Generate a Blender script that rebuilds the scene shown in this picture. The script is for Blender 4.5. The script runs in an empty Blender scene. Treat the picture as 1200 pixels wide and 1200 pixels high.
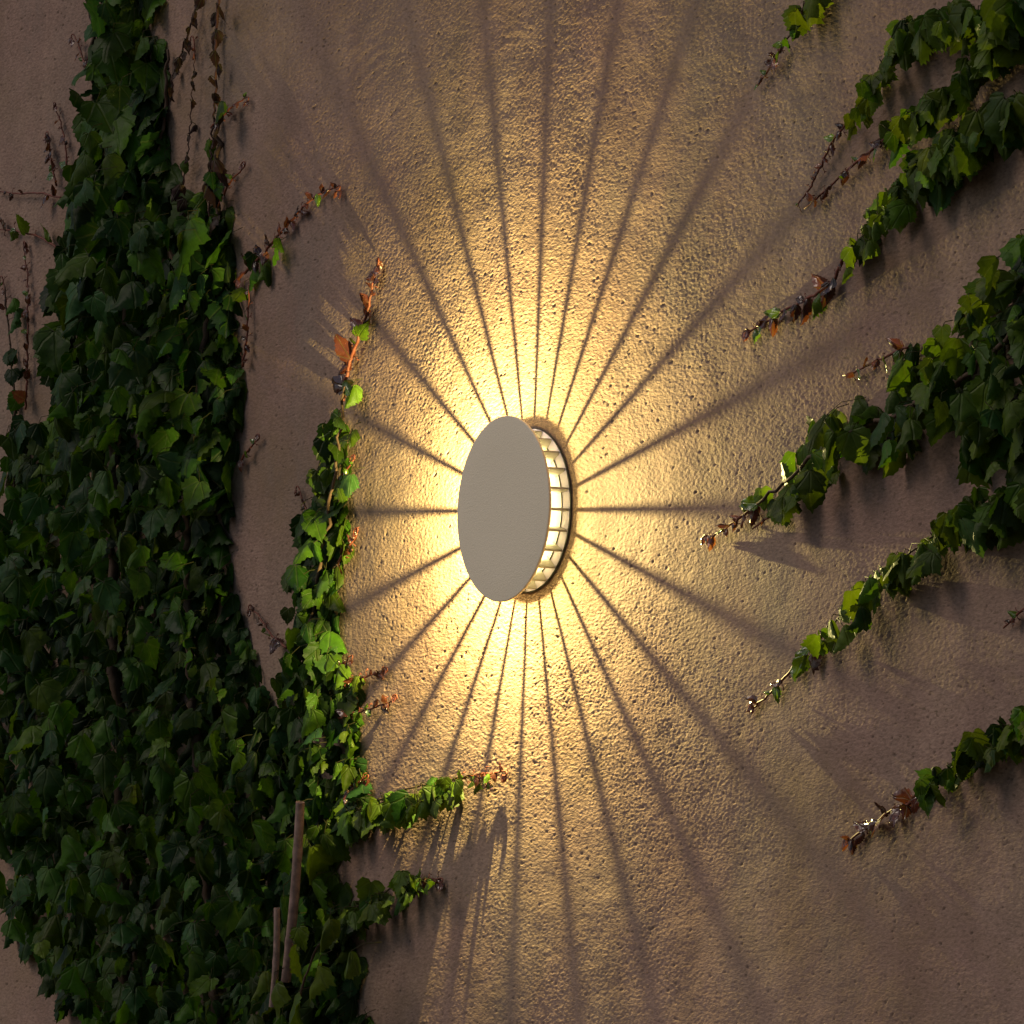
import bpy, bmesh, math, random
import numpy as np
from mathutils import Vector, Matrix

R = math.radians
rng = np.random.default_rng(11)
random.seed(5)
scene = bpy.context.scene
col = scene.collection

# ------------------------------------------------------------------ camera
LAMP = np.array([0.0, 0.0, 2.70])            # where the lamp's axis meets the wall (wall face is y = 0)
AZ, EL, DIST, PX = R(60.3), R(5.5), 12.0, 0.001376
c_right = np.array([math.cos(AZ), math.sin(AZ), 0.0])
c_back = np.array([math.sin(AZ) * math.cos(EL), -math.cos(AZ) * math.cos(EL), -math.sin(EL)])
c_up = np.cross(c_back, c_right)
CAM = LAMP + DIST * c_back - 22 * PX * c_right - 2 * PX * c_up
cam_data = bpy.data.cameras.new('camera')
cam_data.sensor_width = 36
cam_data.lens = 36 * DIST / (1200 * PX)
cam_data.clip_end = 500
cam = bpy.data.objects.new('camera', cam_data)
col.objects.link(cam)
cam.matrix_world = Matrix(((c_right[0], c_up[0], c_back[0], CAM[0]), (c_right[1], c_up[1], c_back[1], CAM[1]),
                           (c_right[2], c_up[2], c_back[2], CAM[2]), (0, 0, 0, 1)))
scene.camera = cam

def at(px, py, d=0.0):
    """point on the plane d metres in front of the wall seen at that place of the photograph"""
    k = PX / DIST
    ray = -c_back + c_right * (px - 600) * k - c_up * (py - 600) * k
    t = (-d - CAM[1]) / ray[1]
    return CAM + ray * t

def mpp(px):                                   # metres per photo pixel there (across the view)
    p = at(px, 600)
    return float(np.dot(p - CAM, -c_back)) * PX / DIST

# ------------------------------------------------------------------ dusk sky, weak low sun, exposure
SUN_EL, SUN_ROT = R(42), R(208)
world = bpy.data.worlds.new('World')
scene.world = world
world.use_nodes = True
nt = world.node_tree
sky = nt.nodes.new('ShaderNodeTexSky')
sky.sky_type = 'NISHITA'
sky.sun_disc = False
sky.sun_elevation = SUN_EL
sky.sun_rotation = SUN_ROT
nt.links.new(sky.outputs['Color'], nt.nodes['Background'].inputs['Color'])
nt.nodes['Background'].inputs['Strength'].default_value = 0.056
sd = bpy.data.lights.new('sun', 'SUN')
sd.energy = 0.85
sd.angle = R(26)
sd.color = (1.0, 0.84, 0.70)
sun = bpy.data.objects.new('sun', sd)
col.objects.link(sun)
to_sun = Vector((math.sin(SUN_ROT) * math.cos(SUN_EL), math.cos(SUN_ROT) * math.cos(SUN_EL), math.sin(SUN_EL)))
sun.rotation_euler = to_sun.to_track_quat('Z', 'Y').to_euler()
sun.location = (-3, -6, 8)
scene.view_settings.view_transform = 'Standard'
scene.view_settings.look = 'None'
scene.view_settings.gamma = 1
scene.view_settings.exposure = 0.0
LAMP_W = 77.0

# ------------------------------------------------------------------ helpers
def tag(o, label=None, cat=None, group=None, kind=None):
    if label: o['label'] = label
    if cat: o['category'] = cat
    if group: o['group'] = group
    if kind: o['kind'] = kind
    return o

def thing(name, label, cat, loc, group=None):
    o = bpy.data.objects.new(name, None)
    o.empty_display_size = 0.1
    col.objects.link(o)
    o.location = [float(v) for v in loc]
    return tag(o, label, cat, group)

def link_mesh(name, verts, faces, mat, parent=None, smooth=True, color=None, uv=None):
    """verts are world points; under a parent they are stored relative to it"""
    verts = np.asarray(verts, float).reshape(-1, 3)
    if parent is not None:
        verts = verts - np.array(parent.location)
    me = bpy.data.meshes.new(name)
    if isinstance(faces, np.ndarray):
        n, k = faces.shape
        me.vertices.add(len(verts)); me.vertices.foreach_set('co', verts.astype(np.float32).ravel())
        me.loops.add(n * k); me.loops.foreach_set('vertex_index', faces.astype(np.int32).ravel())
        me.polygons.add(n); me.polygons.foreach_set('loop_start', np.arange(0, n * k, k, dtype=np.int32))
        me.update(calc_edges=True)
    else:
        me.from_pydata(verts.tolist(), [], faces)
    me.validate()
    if smooth:
        me.polygons.foreach_set('use_smooth', np.ones(len(me.polygons), bool))
    if color is not None:
        a = me.attributes.new('leaf_color', 'FLOAT_COLOR', 'POINT')
        c4 = np.ones((len(verts), 4), np.float32); c4[:, :3] = color
        a.data.foreach_set('color', c4.ravel())
    if uv is not None:
        a = me.attributes.new('leaf_uv', 'FLOAT_VECTOR', 'POINT')
        u3 = np.zeros((len(verts), 3), np.float32); u3[:, :2] = uv
        a.data.foreach_set('vector', u3.ravel())
    me.materials.append(mat)
    me.update()
    o = bpy.data.objects.new(name, me)
    col.objects.link(o)
    if parent is not None: o.parent = parent
    return o

def nodes_of(name):
    m = bpy.data.materials.new(name); m.use_nodes = True
    t = m.node_tree
    return m, t, t.nodes['Principled BSDF']

def N(t, kind, **kw):
    n = t.nodes.new(kind)
    for k, v in kw.items():
        if k in n.inputs: n.inputs[k].default_value = v
        else: setattr(n, k, v)
    return n

def ramp(t, stops):
    n = t.nodes.new('ShaderNodeValToRGB')
    e = n.color_ramp.elements
    while len(e) < len(stops): e.new(0.5)
    for el, (p, c) in zip(e, stops):
        el.position = p
        el.color = (*c, 1) if isinstance(c, tuple) else (c, c, c, 1)
    return n

def mixc(t, fac, a, b, mode='MIX'):
    n = t.nodes.new('ShaderNodeMix'); n.data_type = 'RGBA'; n.blend_type = mode
    for s, v in ((0, fac), (6, a), (7, b)):
        if isinstance(v, bpy.types.NodeSocket): t.links.new(v, n.inputs[s])
        elif isinstance(v, tuple): n.inputs[s].default_value = (*v, 1)
        else: n.inputs[s].default_value = v
    return n.outputs[2]

# ------------------------------------------------------------------ materials
def plaster_material():
    m, t, b = nodes_of('plaster')
    tc = N(t, 'ShaderNodeTexCoord')
    big = N(t, 'ShaderNodeTexNoise', Scale=1.7, Detail=5.0, Roughness=0.6)
    mid = N(t, 'ShaderNodeTexNoise', Scale=9.0, Detail=6.0, Roughness=0.65)
    fine = N(t, 'ShaderNodeTexNoise', Scale=220.0, Detail=3.0, Roughness=0.6)
    mp = N(t, 'ShaderNodeMapping'); mp.inputs['Scale'].default_value = (2.2, 1, 0.5)
    streak = N(t, 'ShaderNodeTexNoise', Scale=3.0, Detail=5.0, Roughness=0.6)
    for n in (big, mid): t.links.new(tc.outputs['Object'], n.inputs['Vector'])
    mf = N(t, 'ShaderNodeMapping'); mf.inputs['Scale'].default_value = (0.45, 1, 1)
    t.links.new(tc.outputs['Object'], mf.inputs['Vector']); t.links.new(mf.outputs['Vector'], fine.inputs['Vector'])
    t.links.new(tc.outputs['Object'], mp.inputs['Vector']); t.links.new(mp.outputs['Vector'], streak.inputs['Vector'])
    r1 = ramp(t, [(0.32, (0.302, 0.182, 0.143)), (0.50, (0.328, 0.213, 0.161)), (0.68, (0.362, 0.254, 0.178))])
    t.links.new(big.outputs['Fac'], r1.inputs['Fac'])
    r2 = ramp(t, [(0.35, 0.86), (0.65, 1.08)])
    t.links.new(mid.outputs['Fac'], r2.inputs['Fac'])
    r3 = ramp(t, [(0.35, 0.80), (0.65, 1.12)])
    t.links.new(fine.outputs['Fac'], r3.inputs['Fac'])
    r4 = ramp(t, [(0.35, 0.90), (0.62, 1.06)])
    t.links.new(streak.outputs['Fac'], r4.inputs['Fac'])
    c = mixc(t, 1.0, r1.outputs['Color'], r2.outputs['Color'], 'MULTIPLY')
    c = mixc(t, 1.0, c, r3.outputs['Color'], 'MULTIPLY')
    c = mixc(t, 1.0, c, r4.outputs['Color'], 'MULTIPLY')
    och = N(t, 'ShaderNodeTexNoise', Scale=2.6, Detail=8.0, Roughness=0.72)
    ml = N(t, 'ShaderNodeMapping'); ml.inputs['Location'].default_value = (7.3, 2.1, 4.4); ml.inputs['Scale'].default_value = (0.7, 1, 1)
    t.links.new(tc.outputs['Object'], ml.inputs['Vector']); t.links.new(ml.outputs['Vector'], och.inputs['Vector'])
    ro = ramp(t, [(0.50, 0.0), (0.66, 0.55)]); t.links.new(och.outputs['Fac'], ro.inputs['Fac'])
    c = mixc(t, ro.outputs['Color'], c, (0.245, 0.162, 0.090))
    gry = N(t, 'ShaderNodeTexNoise', Scale=3.4, Detail=8.0, Roughness=0.7)
    mg = N(t, 'ShaderNodeMapping'); mg.inputs['Location'].default_value = (-3.1, 5.2, 1.9); mg.inputs['Scale'].default_value = (1.0, 1, 0.7)
    t.links.new(tc.outputs['Object'], mg.inputs['Vector']); t.links.new(mg.outputs['Vector'], gry.inputs['Vector'])
    rg = ramp(t, [(0.52, 0.0), (0.68, 0.5)]); t.links.new(gry.outputs['Fac'], rg.inputs['Fac'])
    c = mixc(t, rg.outputs['Color'], c, (0.205, 0.160, 0.132))
    sk = N(t, 'ShaderNodeTexNoise', Scale=150.0, Detail=2.0, Roughness=0.5)
    t.links.new(mf.outputs['Vector'], sk.inputs['Vector'])
    rs = ramp(t, [(0.62, 0.0), (0.70, 0.75)]); t.links.new(sk.outputs['Fac'], rs.inputs['Fac'])
    gs = ramp(t, [(0.42, 0.25), (0.62, 1.0)]); t.links.new(mid.outputs['Fac'], gs.inputs['Fac'])
    sm = N(t, 'ShaderNodeMath', operation='MULTIPLY'); t.links.new(rs.outputs['Color'], sm.inputs[0]); t.links.new(gs.outputs['Color'], sm.inputs[1])
    c = mixc(t, sm.outputs[0], c, (0.13, 0.088, 0.055))
    # hairline cracks
    cw = N(t, 'ShaderNodeTexNoise', Scale=6.0, Detail=6.0, Roughness=0.6)
    t.links.new(tc.outputs['Object'], cw.inputs['Vector'])
    ad = N(t, 'ShaderNodeVectorMath', operation='MULTIPLY_ADD'); t.links.new(cw.outputs['Color'], ad.inputs[0]); ad.inputs[1].default_value = (0.35, 0.35, 0.35)
    t.links.new(tc.outputs['Object'], ad.inputs[2])
    vo = N(t, 'ShaderNodeTexVoronoi', Scale=1.9, feature='DISTANCE_TO_EDGE'); t.links.new(ad.outputs[0], vo.inputs['Vector'])
    rc = ramp(t, [(0.0, 1.0), (0.0035, 0.0)]); t.links.new(vo.outputs['Distance'], rc.inputs['Fac'])
    gate = ramp(t, [(0.52, 0.0), (0.60, 0.5)]); t.links.new(big.outputs['Fac'], gate.inputs['Fac'])
    cm = N(t, 'ShaderNodeMath', operation='MULTIPLY'); t.links.new(rc.outputs['Color'], cm.inputs[0]); t.links.new(gate.outputs['Color'], cm.inputs[1])
    c = mixc(t, cm.outputs[0], c, (0.11, 0.08, 0.065))
    # the pits take a darker colour (stored with the relief)
    at_ = N(t, 'ShaderNodeAttribute', attribute_name='pit')
    c = mixc(t, at_.outputs['Fac'], c, (0.10, 0.07, 0.055))
    t.links.new(c, b.inputs['Base Color'])
    b.inputs['Roughness'].default_value = 0.92
    b.inputs['Specular IOR Level'].default_value = 0.15
    bp = N(t, 'ShaderNodeBump', Strength=0.65, Distance=0.0024)
    t.links.new(fine.outputs['Fac'], bp.inputs['Height'])
    t.links.new(bp.outputs['Normal'], b.inputs['Normal'])
    return m

def leaf_material(name, translucency=0.36, rough=0.48, spec=0.16):
    m, t, b = nodes_of(name)
    ca = N(t, 'ShaderNodeAttribute', attribute_name='leaf_color')
    ua = N(t, 'ShaderNodeAttribute', attribute_name='leaf_uv')
    sep = N(t, 'ShaderNodeSeparateXYZ'); t.links.new(ua.outputs['Vector'], sep.inputs[0])
    # veins fan out from the leaf's base
    ab = N(t, 'ShaderNodeMath', operation='ABSOLUTE'); t.links.new(sep.outputs['X'], ab.inputs[0])
    an = N(t, 'ShaderNodeMath', operation='ARCTAN2'); t.links.new(ab.outputs[0], an.inputs[0])
    vv = N(t, 'ShaderNodeMath', operation='ADD'); t.links.new(sep.outputs['Y'], vv.inputs[0]); vv.inputs[1].default_value = 0.05
    t.links.new(vv.outputs[0], an.inputs[1])
    pp = N(t, 'ShaderNodeMath', operation='PINGPONG'); t.links.new(an.outputs[0], pp.inputs[0]); pp.inputs[1].default_value = 0.36
    ln = N(t, 'ShaderNodeVectorMath', operation='LENGTH'); t.links.new(ua.outputs['Vector'], ln.inputs[0])
    ds = N(t, 'ShaderNodeMath', operation='MULTIPLY'); t.links.new(pp.outputs[0], ds.inputs[0]); t.links.new(ln.outputs['Value'], ds.inputs[1])
    vein = ramp(t, [(0.0, 1.0), (0.035, 0.0)]); t.links.new(ds.outputs[0], vein.inputs['Fac'])
    tc = N(t, 'ShaderNodeTexCoord')
    no = N(t, 'ShaderNodeTexNoise', Scale=60.0, Detail=4.0, Roughness=0.6)
    t.links.new(tc.outputs['Object'], no.inputs['Vector'])
    mot = ramp(t, [(0.3, 0.72), (0.7, 1.22)]); t.links.new(no.outputs['Fac'], mot.inputs['Fac'])
    c = mixc(t, 1.0, ca.outputs['Color'], mot.outputs['Color'], 'MULTIPLY')
    vf = N(t, 'ShaderNodeMath', operation='MULTIPLY'); t.links.new(vein.outputs['Color'], vf.inputs[0]); vf.inputs[1].default_value = 0.2
    c = mixc(t, vf.outputs[0], c, (0.16, 0.19, 0.07))
    t.links.new(c, b.inputs['Base Color'])
    b.inputs['Roughness'].default_value = rough
    b.inputs['Specular IOR Level'].default_value = spec
    bp = N(t, 'ShaderNodeBump', Strength=0.5, Distance=0.003)
    hs = N(t, 'ShaderNodeMath', operation='SUBTRACT'); t.links.new(no.outputs['Fac'], hs.inputs[0]); t.links.new(vein.outputs['Color'], hs.inputs[1])
    t.links.new(hs.outputs[0], bp.inputs['Height']); t.links.new(bp.outputs['Normal'], b.inputs['Normal'])
    tr = N(t, 'ShaderNodeBsdfTranslucent')
    tcol = mixc(t, 1.0, c, (2.0, 1.9, 0.7), 'MULTIPLY')
    t.links.new(tcol, tr.inputs['Color'])
    mx = N(t, 'ShaderNodeMixShader'); mx.inputs[0].default_value = translucency
    t.links.new(b.outputs[0], mx.inputs[1]); t.links.new(tr.outputs[0], mx.inputs[2])
    t.links.new(mx.outputs[0], t.nodes['Material Output'].inputs['Surface'])
    return m

def plain(name, c, rough=0.6, spec=0.4, var=0.25, scale=40.0, bump=0.0, bscale=400.0, metal=0.0, bdist=0.0005):
    m, t, b = nodes_of(name)
    tc = N(t, 'ShaderNodeTexCoord')
    no = N(t, 'ShaderNodeTexNoise', Scale=scale, Detail=5.0, Roughness=0.6)
    t.links.new(tc.outputs['Object'], no.inputs['Vector'])
    lo = tuple(v * (1 - var) for v in c); hi = tuple(v * (1 + var) for v in c)
    r = ramp(t, [(0.3, lo), (0.7, hi)]); t.links.new(no.outputs['Fac'], r.inputs['Fac'])
    t.links.new(r.outputs['Color'], b.inputs['Base Color'])
    b.inputs['Roughness'].default_value = rough
    b.inputs['Specular IOR Level'].default_value = spec
    b.inputs['Metallic'].default_value = metal
    if bump:
        n2 = N(t, 'ShaderNodeTexNoise', Scale=bscale, Detail=2.0)
        t.links.new(tc.outputs['Object'], n2.inputs['Vector'])
        bp = N(t, 'ShaderNodeBump', Strength=bump, Distance=bdist)
        t.links.new(n2.outputs['Fac'], bp.inputs['Height']); t.links.new(bp.outputs['Normal'], b.inputs['Normal'])
    return m

M_wall = plaster_material()
M_leaf = leaf_material('ivy_leaf')
M_young = leaf_material('young_leaf', 0.3, 0.2, 0.8)
M_stem = plain('woody_stem', (0.085, 0.05, 0.03), 0.75, 0.3, 0.4, 30, 0.6, 90, bdist=0.002)
M_maroon = plain('dark_red_stem', (0.06, 0.022, 0.016), 0.6, 0.3, 0.35, 50)
M_red = plain('red_shoot', (0.16, 0.042, 0.022), 0.58, 0.35, 0.35, 50)
M_disc = plain('grey_beige_paint', (0.88, 0.75, 0.55), 0.55, 0.35, 0.10, 420, 0.9, 600, bdist=0.0008)
M_white = plain('white_enamel', (0.76, 0.69, 0.95), 0.45, 0.4, 0.05, 60, 0.15, 200)
M_rib = plain('rib_metal', (0.42, 0.40, 0.37), 0.4, 0.5, 0.1, 60)
M_dark = plain('dark_base_metal', (0.05, 0.046, 0.042), 0.5, 0.4, 0.15)
M_cane = plain('weathered_cane', (0.27, 0.175, 0.14), 0.75, 0.2, 0.4, 60, 0.6, 160, bdist=0.001)
M_ground = plain('bare_earth', (0.09, 0.07, 0.05), 0.95, 0.1, 0.4, 3, 0.8, 30, bdist=0.02)

# ------------------------------------------------------------------ ground and wall
g = 400.0
tag(link_mesh('ground', [(-g, -g, 0), (g, -g, 0), (g, g, 0), (-g, g, 0)], [(0, 1, 2, 3)], M_ground, smooth=False), kind='structure')

def build_wall():
    c = np.array([at(px, py) for px in (-70, 1270) for py in (-70, 1270)])
    x0, x1, z0, z1 = c[:, 0].min(), c[:, 0].max(), c[:, 2].min(), c[:, 2].max()
    nx, nz = 1280, 1200
    xs, zs = np.linspace(x0, x1, nx), np.linspace(z0, z1, nz)
    dx, dz = xs[1] - xs[0], zs[1] - zs[0]
    kx = np.fft.fftfreq(nx, dx)[None, :]; kz = np.fft.fftfreq(nz, dz)[:, None]
    def band(lx, lz, sharp=0.45):
        w = rng.standard_normal((nz, nx))
        k = np.sqrt((kx * lx) ** 2 + (kz * lz) ** 2) + 1e-9
        f = np.exp(-(np.log(k) ** 2) / (2 * sharp ** 2))
        h = np.fft.ifft2(np.fft.fft2(w) * f).real
        return h / h.std()
    def low(l):
        w = rng.standard_normal((nz, nx))
        f = np.exp(-((kx * l) ** 2 + (kz * l) ** 2))
        h = np.fft.ifft2(np.fft.fft2(w) * f).real
        return h / h.std()
    amp = np.clip(1.0 + 0.35 * low(0.25), 0.35, 1.8)          # coarser and smoother patches
    h = 0.00005 * amp * band(0.024, 0.013) + 0.00006 * band(0.05, 0.03) + 0.00018 * band(0.16, 0.11) + 0.0006 * low(0.6)
    h += 0.000135 * amp * band(0.0125, 0.0054, 0.5)
    X, Z = np.meshgrid(xs, zs)
    # trowel arcs left in the render coat
    for (px, py, r0, r1, a0, a1, wl) in ((985, 905, 0.10, 0.24, -70, 60, 0.022), (1090, 560, 0.08, 0.2, 120, 230, 0.02),
                                          (455, 130, 0.05, 0.16, 60, 170, 0.02), (600, 105, 0.06, 0.12, 30, 150, 0.018)):
        q = at(px, py)
        ddx, ddz = (X - q[0]) * 0.6, Z - q[2]
        rr = np.hypot(ddx, ddz); aa = np.degrees(np.arctan2(ddz, ddx)) % 360
        am = (a0 + a1) / 2; da = np.abs((aa - am + 180) % 360 - 180)
        w = np.clip(1 - da / ((a1 - a0) / 2), 0, 1) * np.clip((rr - r0) / 0.02, 0, 1) * np.clip((r1 - rr) / 0.03, 0, 1)
        h += 0.00013 * w * np.sin(2 * np.pi * rr / wl + 0.6 * np.sin(aa / 9))
    p = band(0.020, 0.011, 0.5) + 0.35 * band(0.05, 0.03)
    pm = np.clip((low(0.18) + 0.6) / 1.6, 0.0, 1.0)
    pit = np.clip((p - 2.66 + 0.55 * pm) / 0.45, 0, 1)
    h -= 0.0016 * pit
    # out of the frame the relief fades into plain coarse columns and rows
    ex = np.clip(np.minimum(np.arange(nx), np.arange(nx)[::-1]) / 20, 0, 1)[None, :]
    ez = np.clip(np.minimum(np.arange(nz), np.arange(nz)[::-1]) / 20, 0, 1)[:, None]
    h *= ex * ez
    xs = np.concatenate(([x0 - 6, x0 - 1.5], xs, [x1 + 1.5, x1 + 6]))
    zs = np.concatenate(([0.0, (z0) / 2], zs, [z1 + 0.8, z1 + 1.6]))
    h = np.pad(h, 2); pit = np.pad(pit, 2)
    NX, NZ = len(xs), len(zs)
    X, Z = np.meshgrid(xs, zs)
    V = np.stack([X, -h, Z], -1).reshape(-1, 3)
    i = np.arange(NX * NZ).reshape(NZ, NX)
    F = np.stack([i[:-1, :-1], i[:-1, 1:], i[1:, 1:], i[1:, :-1]], -1).reshape(-1, 4)
    # thickness: back face and four sides
    n0 = len(V)
    ca, cb, zc, zd = xs[0], xs[-1], zs[0], zs[-1]
    back = np.array([(ca, 0.35, zc), (cb, 0.35, zc), (cb, 0.35, zd), (ca, 0.35, zd)])
    k = [i[0, 0], i[0, -1], i[-1, -1], i[-1, 0]]
    extra = [[n0 + 1, n0, n0 + 3, n0 + 2]] + [[k[(j + 1) % 4], k[j], n0 + j, n0 + (j + 1) % 4] for j in range(4)]
    V = np.concatenate((V, back)); F = np.concatenate((F, np.array(extra)))
    o = link_mesh('plaster_wall', V, F, M_wall)
    a = o.data.attributes.new('pit', 'FLOAT', 'POINT')
    a.data.foreach_set('value', np.concatenate((pit.ravel(), np.zeros(4))).astype(np.float32) * 0.7)
    tag(o, 'rough pinkish beige plaster wall behind the lamp and the ivy', 'wall')
build_wall()

# ------------------------------------------------------------------ wall lamp
def lathe(profile, n=128, centre=LAMP):
    """profile of (radius, distance from the wall); axis square to the wall"""
    V, F = [], []
    for r, d in profile:
        for k in range(n):
            a = 2 * math.pi * k / n
            V.append((centre[0] + r * math.cos(a), centre[1] - d, centre[2] + r * math.sin(a)))
    for j in range(len(profile) - 1):
        for k in range(n):
            k2 = (k + 1) % n
            F.append((j * n + k, j * n + k2, (j + 1) * n + k2, (j + 1) * n + k))
    for j, rev in ((0, True), (len(profile) - 1, False)):
        if profile[j][0] > 1e-6:
            f = [j * n + k for k in range(n)]
            F.append(tuple(reversed(f)) if rev else tuple(f))
    return V, F

def sharp(o, deg=35):
    me = o.data
    bm = bmesh.new(); bm.from_mesh(me)
    bmesh.ops.remove_doubles(bm, verts=bm.verts, dist=1e-6)
    bmesh.ops.recalc_face_normals(bm, faces=bm.faces)
    for e in bm.edges:
        if len(e.link_faces) == 2 and e.calc_face_angle(0) > R(deg): e.smooth = False
    bm.to_mesh(me); bm.free()
    return o

RF, RB = 0.1500, 0.1335          # front disc, base
D_BASE, D_BACK, D_FRONT = 0.0032, 0.0475, 0.0525
RIB_TURN = R(-4.5)
H_SRC = 0.042
def build_lamp():
    t = thing('wall_lamp', 'round metal wall lamp throwing ribbed rays of warm light over the plaster', 'wall lamp', LAMP)
    sharp(link_mesh('mounting_boss', *lathe([(0.085, -0.004), (0.085, 0.0017)]), M_dark, t))
    sharp(link_mesh('base_plate', *lathe([(RB - 0.001, 0.0018), (RB, 0.0021), (RB, D_BASE - 0.0003), (RB - 0.001, D_BASE)]), M_dark, t))
    sharp(link_mesh('reflector', *lathe([(RB - 0.0022, D_BASE + 0.0002), (RB - 0.0022, D_BASE + 0.0006), (0.070, 0.0195), (0.030, 0.0265), (0.02, 0.0265)]), M_white, t))
    prof = [(0.0, D_BACK), (RF - 0.0012, D_BACK)]
    for a in range(0, 91, 15):
        prof.append((RF - 0.0018 + 0.0018 * math.cos(R(a)), D_FRONT - 0.0018 + 0.0018 * math.sin(R(a))))
    prof.insert(2, (RF, D_BACK + 0.001))
    prof += [(0.1, D_FRONT), (0.05, D_FRONT)]
    d = sharp(link_mesh('front_disc', *lathe(prof, 160), M_disc, t))
    d.data.materials.clear(); d.data.materials.append(M_disc)
    sharp(link_mesh('disc_bounce_blocker', *lathe([(RF - 0.006, D_BACK + 0.0002), (RF - 0.006, D_BACK - 0.0008), (0.05, D_BACK - 0.0008), (0.02, D_BACK - 0.0008)]), M_dark, t))  # dark plate added behind the disc to cut light bouncing onto the reflector
    # radial ribs carry the disc
    for k in range(24):
        a = R(15 * k) + RIB_TURN
        e = np.array([math.cos(a), 0, math.sin(a)]); s = np.array([-math.sin(a), 0, math.cos(a)]); o = np.array([0, -1, 0])
        V = []
        for rr, w in ((0.106, 0.0016), (0.1075, 0.0023), (0.1295, 0.0023), (0.1315, 0.0016)):
            for dd in (D_BASE + 0.0016, D_BACK + 0.0005):
                for sg in (-1, 1):
                    V.append(LAMP + e * rr + s * w * sg + o * dd)
        F = []
        for j in range(3):
            b = 4 * j
            F += [(b, b + 4, b + 6, b + 2), (b + 1, b + 3, b + 7, b + 5), (b, b + 1, b + 5, b + 4), (b + 2, b + 6, b + 7, b + 3)]
        F += [(0, 2, 3, 1), (12, 13, 15, 14)]
        sharp(link_mesh('rib', V, F, M_rib, t))
    V, F = [], []                                   # a thin ring rests on the reflector under the ribs
    n, ms = 160, 8
    for k in range(n):
        for q in range(ms):
            a, b = 2 * math.pi * k / n, 2 * math.pi * q / ms
            rr = 0.1150 + 0.0011 * math.cos(b); dd = 0.0087 + 0.0011 * math.sin(b)
            V.append((LAMP[0] + rr * math.cos(a), -dd, LAMP[2] + rr * math.sin(a)))
            F.append((k * ms + q, ((k + 1) % n) * ms + q, ((k + 1) % n) * ms + (q + 1) % ms, k * ms + (q + 1) % ms))
    link_mesh('wire_ring', V, F, M_dark, t)
    sharp(link_mesh('lamp_holder', *lathe([(0.020, 0.0267), (0.020, 0.031), (0.014, 0.035), (0.004, 0.035)], 48), M_white, t))
    # its light: a small source whose lens spreads a fan low over the wall
    ld = bpy.data.lights.new('lamp_light', 'POINT')
    ld.energy = LAMP_W
    ld.color = (1.0, 0.83, 0.30)
    ld.shadow_soft_size = 0.0035
    ld.use_nodes = True
    lt = ld.node_tree
    em = lt.nodes['Emission']
    tc = N(lt, 'ShaderNodeTexCoord')
    sp = N(lt, 'ShaderNodeSeparateXYZ'); lt.links.new(tc.outputs['Normal'], sp.inputs[0])
    mr = N(lt, 'ShaderNodeMapRange'); lt.links.new(sp.outputs['Y'], mr.inputs['Value'])
    mr.inputs['From Min'].default_value = -0.2; mr.inputs['From Max'].default_value = 0.5
    fc = lt.nodes.new('ShaderNodeFloatCurve')
    lt.links.new(mr.outputs[0], fc.inputs['Value'])
    pts = [(-0.2, 0.2), (-0.05, 0.7), (0.0, 0.9), (0.03, 1.1), (0.05, 1.3), (0.075, 1.8), (0.1, 1.95), (0.14, 1.75), (0.19, 1.2), (0.25, 0.6), (0.272, 0.10), (0.29, 0.035), (0.5, 0.015)]
    cv = fc.mapping.curves[0]
    while len(cv.points) < len(pts): cv.points.new(0.5, 0.5)
    for p, (y, v) in zip(cv.points, pts):
        p.location = ((y + 0.2) / 0.7, v / 3.0); p.handle_type = 'VECTOR'
    fc.mapping.update()
    ml = N(lt, 'ShaderNodeMath', operation='MULTIPLY'); lt.links.new(fc.outputs[0], ml.inputs[0]); ml.inputs[1].default_value = 3.0
    # the optic throws more to one side than the other
    nearw = N(lt, 'ShaderNodeMapRange'); lt.links.new(sp.outputs['Y'], nearw.inputs['Value'])
    nearw.inputs['From Min'].default_value = 0.05; nearw.inputs['From Max'].default_value = 0.17
    nearw.inputs['To Min'].default_value = 0.04; nearw.inputs['To Max'].default_value = -0.75
    mz = N(lt, 'ShaderNodeMath', operation='MULTIPLY_ADD'); lt.links.new(sp.outputs['X'], mz.inputs[0]); lt.links.new(nearw.outputs[0], mz.inputs[1]); mz.inputs[2].default_value = 1.05
    mm = N(lt, 'ShaderNodeMath', operation='MULTIPLY'); lt.links.new(ml.outputs[0], mm.inputs[0]); lt.links.new(mz.outputs[0], mm.inputs[1])
    lt.links.new(mm.outputs[0], em.inputs['Strength'])
    lo = bpy.data.objects.new('lamp_light', ld)
    col.objects.link(lo)
    lo.parent = t
    lo.location = (0, -H_SRC, 0)
build_lamp()

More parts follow.
